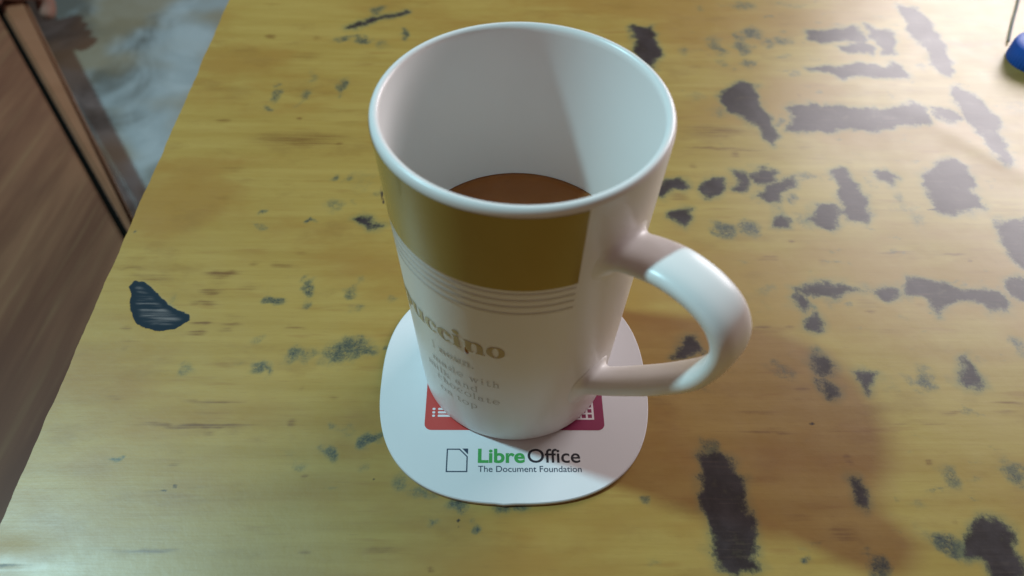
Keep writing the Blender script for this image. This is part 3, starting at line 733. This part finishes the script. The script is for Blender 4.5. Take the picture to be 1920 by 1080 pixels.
vv, ff = tube([(0.302, 0.325, 0.0009), (0.283, 0.281, 0.0009), (0.270, 0.2545, 0.0009), (0.2605, 0.2345, 0.0009), (0.2590, 0.2310, 0.0009)], 0.0006)
tag(mesh_obj('cord', vv, ff, plain('grey_cord', (0.26, 0.26, 0.25), 0.9, 0.1, 300, 0.1), None), 'thin pale grey cord lying on the table behind the blue cap', 'cord')

# ---------------------------------------------------------------- wooden bench at the left
SZ = -0.33
m = NT('brown_wood')
v = m.obj()
a1 = m.noise(m.mapping(v, (26, 2.2, 1)), 1.0, 5, 0.6, 0.3); a2 = m.noise(m.mapping(v, (120, 5, 1)), 1.0, 4, 0.6); a3 = m.noise(v, 5, 3)
c = m.mix(m.step(a1, 0.35, 0.68), (0.150, 0.062, 0.036), (0.26, 0.120, 0.066))
c = m.mix(m.step(a2, 0.5, 0.8, 0, 0.5), c, (0.34, 0.20, 0.10))
c = m.mix(m.step(a3, 0.4, 0.7, 0, 0.35), c, (0.11, 0.05, 0.035))
panel_mat = m.set(Base_Color=c, Roughness=0.38, Specular_IOR_Level=0.3)
m = NT('orange_wood')
a1 = m.noise(m.mapping(m.obj(), (4, 40, 40)), 1.0, 4, 0.6)
strip_mat = m.set(Base_Color=m.mix(a1, (0.215, 0.092, 0.046), (0.31, 0.150, 0.085)), Roughness=0.35)
dark_mat = plain('dark_groove', (0.005, 0.004, 0.003), 0.9, 0.2, 300, 0.1)
bench = thing('wooden_bench', 'low brown wooden bench with a black inlaid line and orange edge, left of the table', 'bench', (0, 0, 0))
d0 = Vector((-0.6959, 0.7169)); d1 = Vector((-0.4018, 0.3566)); tD = (d1 - d0).normalized(); nD = Vector((-tD.y, tD.x))
e0 = Vector((-0.7009, 0.7791)); e1 = Vector((-0.4078, 0.3865)); tE = (e1 - e0).normalized()
far, nearp = 0.45, 0.42
nears = 0.14          # the edge strip stops here, under the table
def quad_prism(name, P, z0, z1, mat, bev=0.002):
    bm = bmesh.new(); lo_ = [bm.verts.new((p[0], p[1], z0)) for p in P]; hi = [bm.verts.new((p[0], p[1], z1)) for p in P]
    n = len(P); bm.faces.new(lo_[::-1]); bm.faces.new(hi)
    for k in range(n): bm.faces.new((lo_[k], lo_[(k + 1) % n], hi[(k + 1) % n], hi[k]))
    bmesh.ops.recalc_face_normals(bm, faces=bm.faces)
    bmesh.ops.bevel(bm, geom=[e for e in bm.edges], offset=bev, segments=3, affect='EDGES')
    return bm_obj(name, bm, mat, bench, True) if False else bm_obj(name, bm, mat, bench)
gw = 0.0036
A0 = d0 - tD * far; A1 = d1 + tD * nearp; A1s = d1 + tD * nears
sgn = 1 if nD.dot(e0 - d0) > 0 else -1
out = nD * sgn
quad_prism('seat_panel', [A0 - out * gw, A1 - out * gw, A1 - out * 0.55, A0 - out * 0.55], SZ - 0.022, SZ, panel_mat)
quad_prism('inlay_strip', [A0 - out * (gw - .0003), A1s - out * (gw - .0003), A1s + out * (gw - .0003), A0 + out * (gw - .0003)], SZ - 0.021, SZ - 0.009, dark_mat, 0.0005)
quad_prism('edge_strip', [A0 + out * gw, A1s + out * gw, e1 + tE * (nears - .012), e0 - tE * far], SZ - 0.012, SZ - 0.0005, strip_mat, 0.0045)
for P in (A0 + tD * .1 - out * .06, A1 - tD * .06 - out * .06, A0 + tD * .1 - out * .49, A1 - tD * .06 - out * .49):
    bm_obj('leg', box_mesh(P.x, P.y, (SZ - 0.022 + FZ) / 2, 0.05, 0.05, SZ - 0.022 - FZ - 0.002), leg_mat, bench)

# ---------------------------------------------------------------- the hand that grips the bench edge, and its sleeve
person = thing('person', "person's hand in a white sleeve gripping the edge of the wooden bench", 'person', (e0.x, e0.y, SZ))
m = NT('skin')
sk = m.noise(m.obj(), 120, 4)
skin = m.set(Base_Color=m.mix(sk, (0.30, 0.155, 0.115), (0.40, 0.22, 0.165)), Roughness=0.5, Subsurface_Weight=0.1, Subsurface_Radius=(0.006, 0.002, 0.001))
def L3(t_, n_, z_):
    p = e0 + tE * t_ + out * n_
    return (p.x - e0.x, p.y - e0.y, z_)
V3 = []; ED = []; RD = []
def add(p, r, prev=None):
    V3.append(p); RD.append(r)
    if prev is not None: ED.append((prev, len(V3) - 1))
    return len(V3) - 1
t0 = -0.001
wr = add((-.085, -.012, .055), .026)
pm = add(tuple(0.55 * a + 0.45 * c_ for a, c_ in zip(L3(t0 - .03, -.022, .028), (-.085, -.012, .055))), .022, wr)
fr = add((-.19, .055, .085), .030, wr)
for k, (dx, ln, rr) in enumerate(((0, 1.0, .0128), (-.024, 1.05, .0118), (-.047, 1.0, .0110), (-.068, .85, .0098))):
    kn = add(L3(t0 + dx, -.022, .021 + .002 * (k == 1)), rr + .002, pm)
    md = add(L3(t0 + dx, .025, .004), rr, kn)
    m2 = add(L3(t0 + dx + .001, .0225, -.015 * ln), rr * .98, md)
    tp = add(L3(t0 + dx + .011, .0135, -.030 * ln), rr * .90, m2)
th1 = add(L3(t0 + .004, -.066, .028), .013, wr)
th2 = add(L3(t0 + .006, -.045, .016), .011, th1)
th3 = add(L3(t0 - .002, -.026, .0115), .009, th2)
bm = bmesh.new(); lay = bm.verts.layers.skin.verify()
bvs = [bm.verts.new(p) for p in V3]
for q, r in zip(bvs, RD): q[lay].radius = (r, r); q[lay].use_root = False
bvs[0][lay].use_root = True
for a, b in ED: bm.edges.new((bvs[a], bvs[b]))
hand = bm_obj('hand', bm, skin, person)
sk_m = hand.modifiers.new('Skin', 'SKIN'); sk_m.use_smooth_shade = True
sb = hand.modifiers.new('Smooth', 'SUBSURF'); sb.levels = 2; sb.render_levels = 2
# loose white cuff: a folded tube round the wrist, its hem resting on the seat
m = NT('white_cloth')
wv = m.noise(m.obj(), 900, 2)
m.bump(wv, 0.3, 0.0005)
cloth = m.set(Base_Color=m.mix(wv, (0.60, 0.53, 0.54), (0.74, 0.68, 0.69)), Roughness=0.9, Sheen_Weight=0.2)
S0 = Vector((-.24, .075, .085)); S1 = Vector((-.045, -.040, .036))
ax = (S1 - S0).normalized(); sx = ax.cross(Vector((0, 0, 1))).normalized(); sz = sx.cross(ax)
vv = []; ff = []; NR = 22; NK = 40
for i in range(NR + 1):
    u = i / NR
    for k in range(NK):
        a = 2 * math.pi * k / NK
        r = (0.040 - 0.006 * u + 0.0030 * math.sin(9 * u + 2.2 * math.sin(a)) + 0.0022 * math.sin(5 * a + 6 * u) + 0.0015 * math.sin(9 * a - 3 * u))
        if i == NR: r *= 0.93
        p = S0 + (S1 - S0) * u + sx * r * math.cos(a) * 1.05 + sz * r * math.sin(a) * 0.85
        if p.z < 0.0006: p.z = 0.0006
        vv.append(p)
for i in range(NR):
    for k in range(NK): ff.append((i * NK + k, i * NK + (k + 1) % NK, (i + 1) * NK + (k + 1) % NK, (i + 1) * NK + k))
sl = mesh_obj('sleeve', vv, ff, cloth, person, True)
so = sl.modifiers.new('Thickness', 'SOLIDIFY'); so.thickness = 0.0016; so.offset = -1
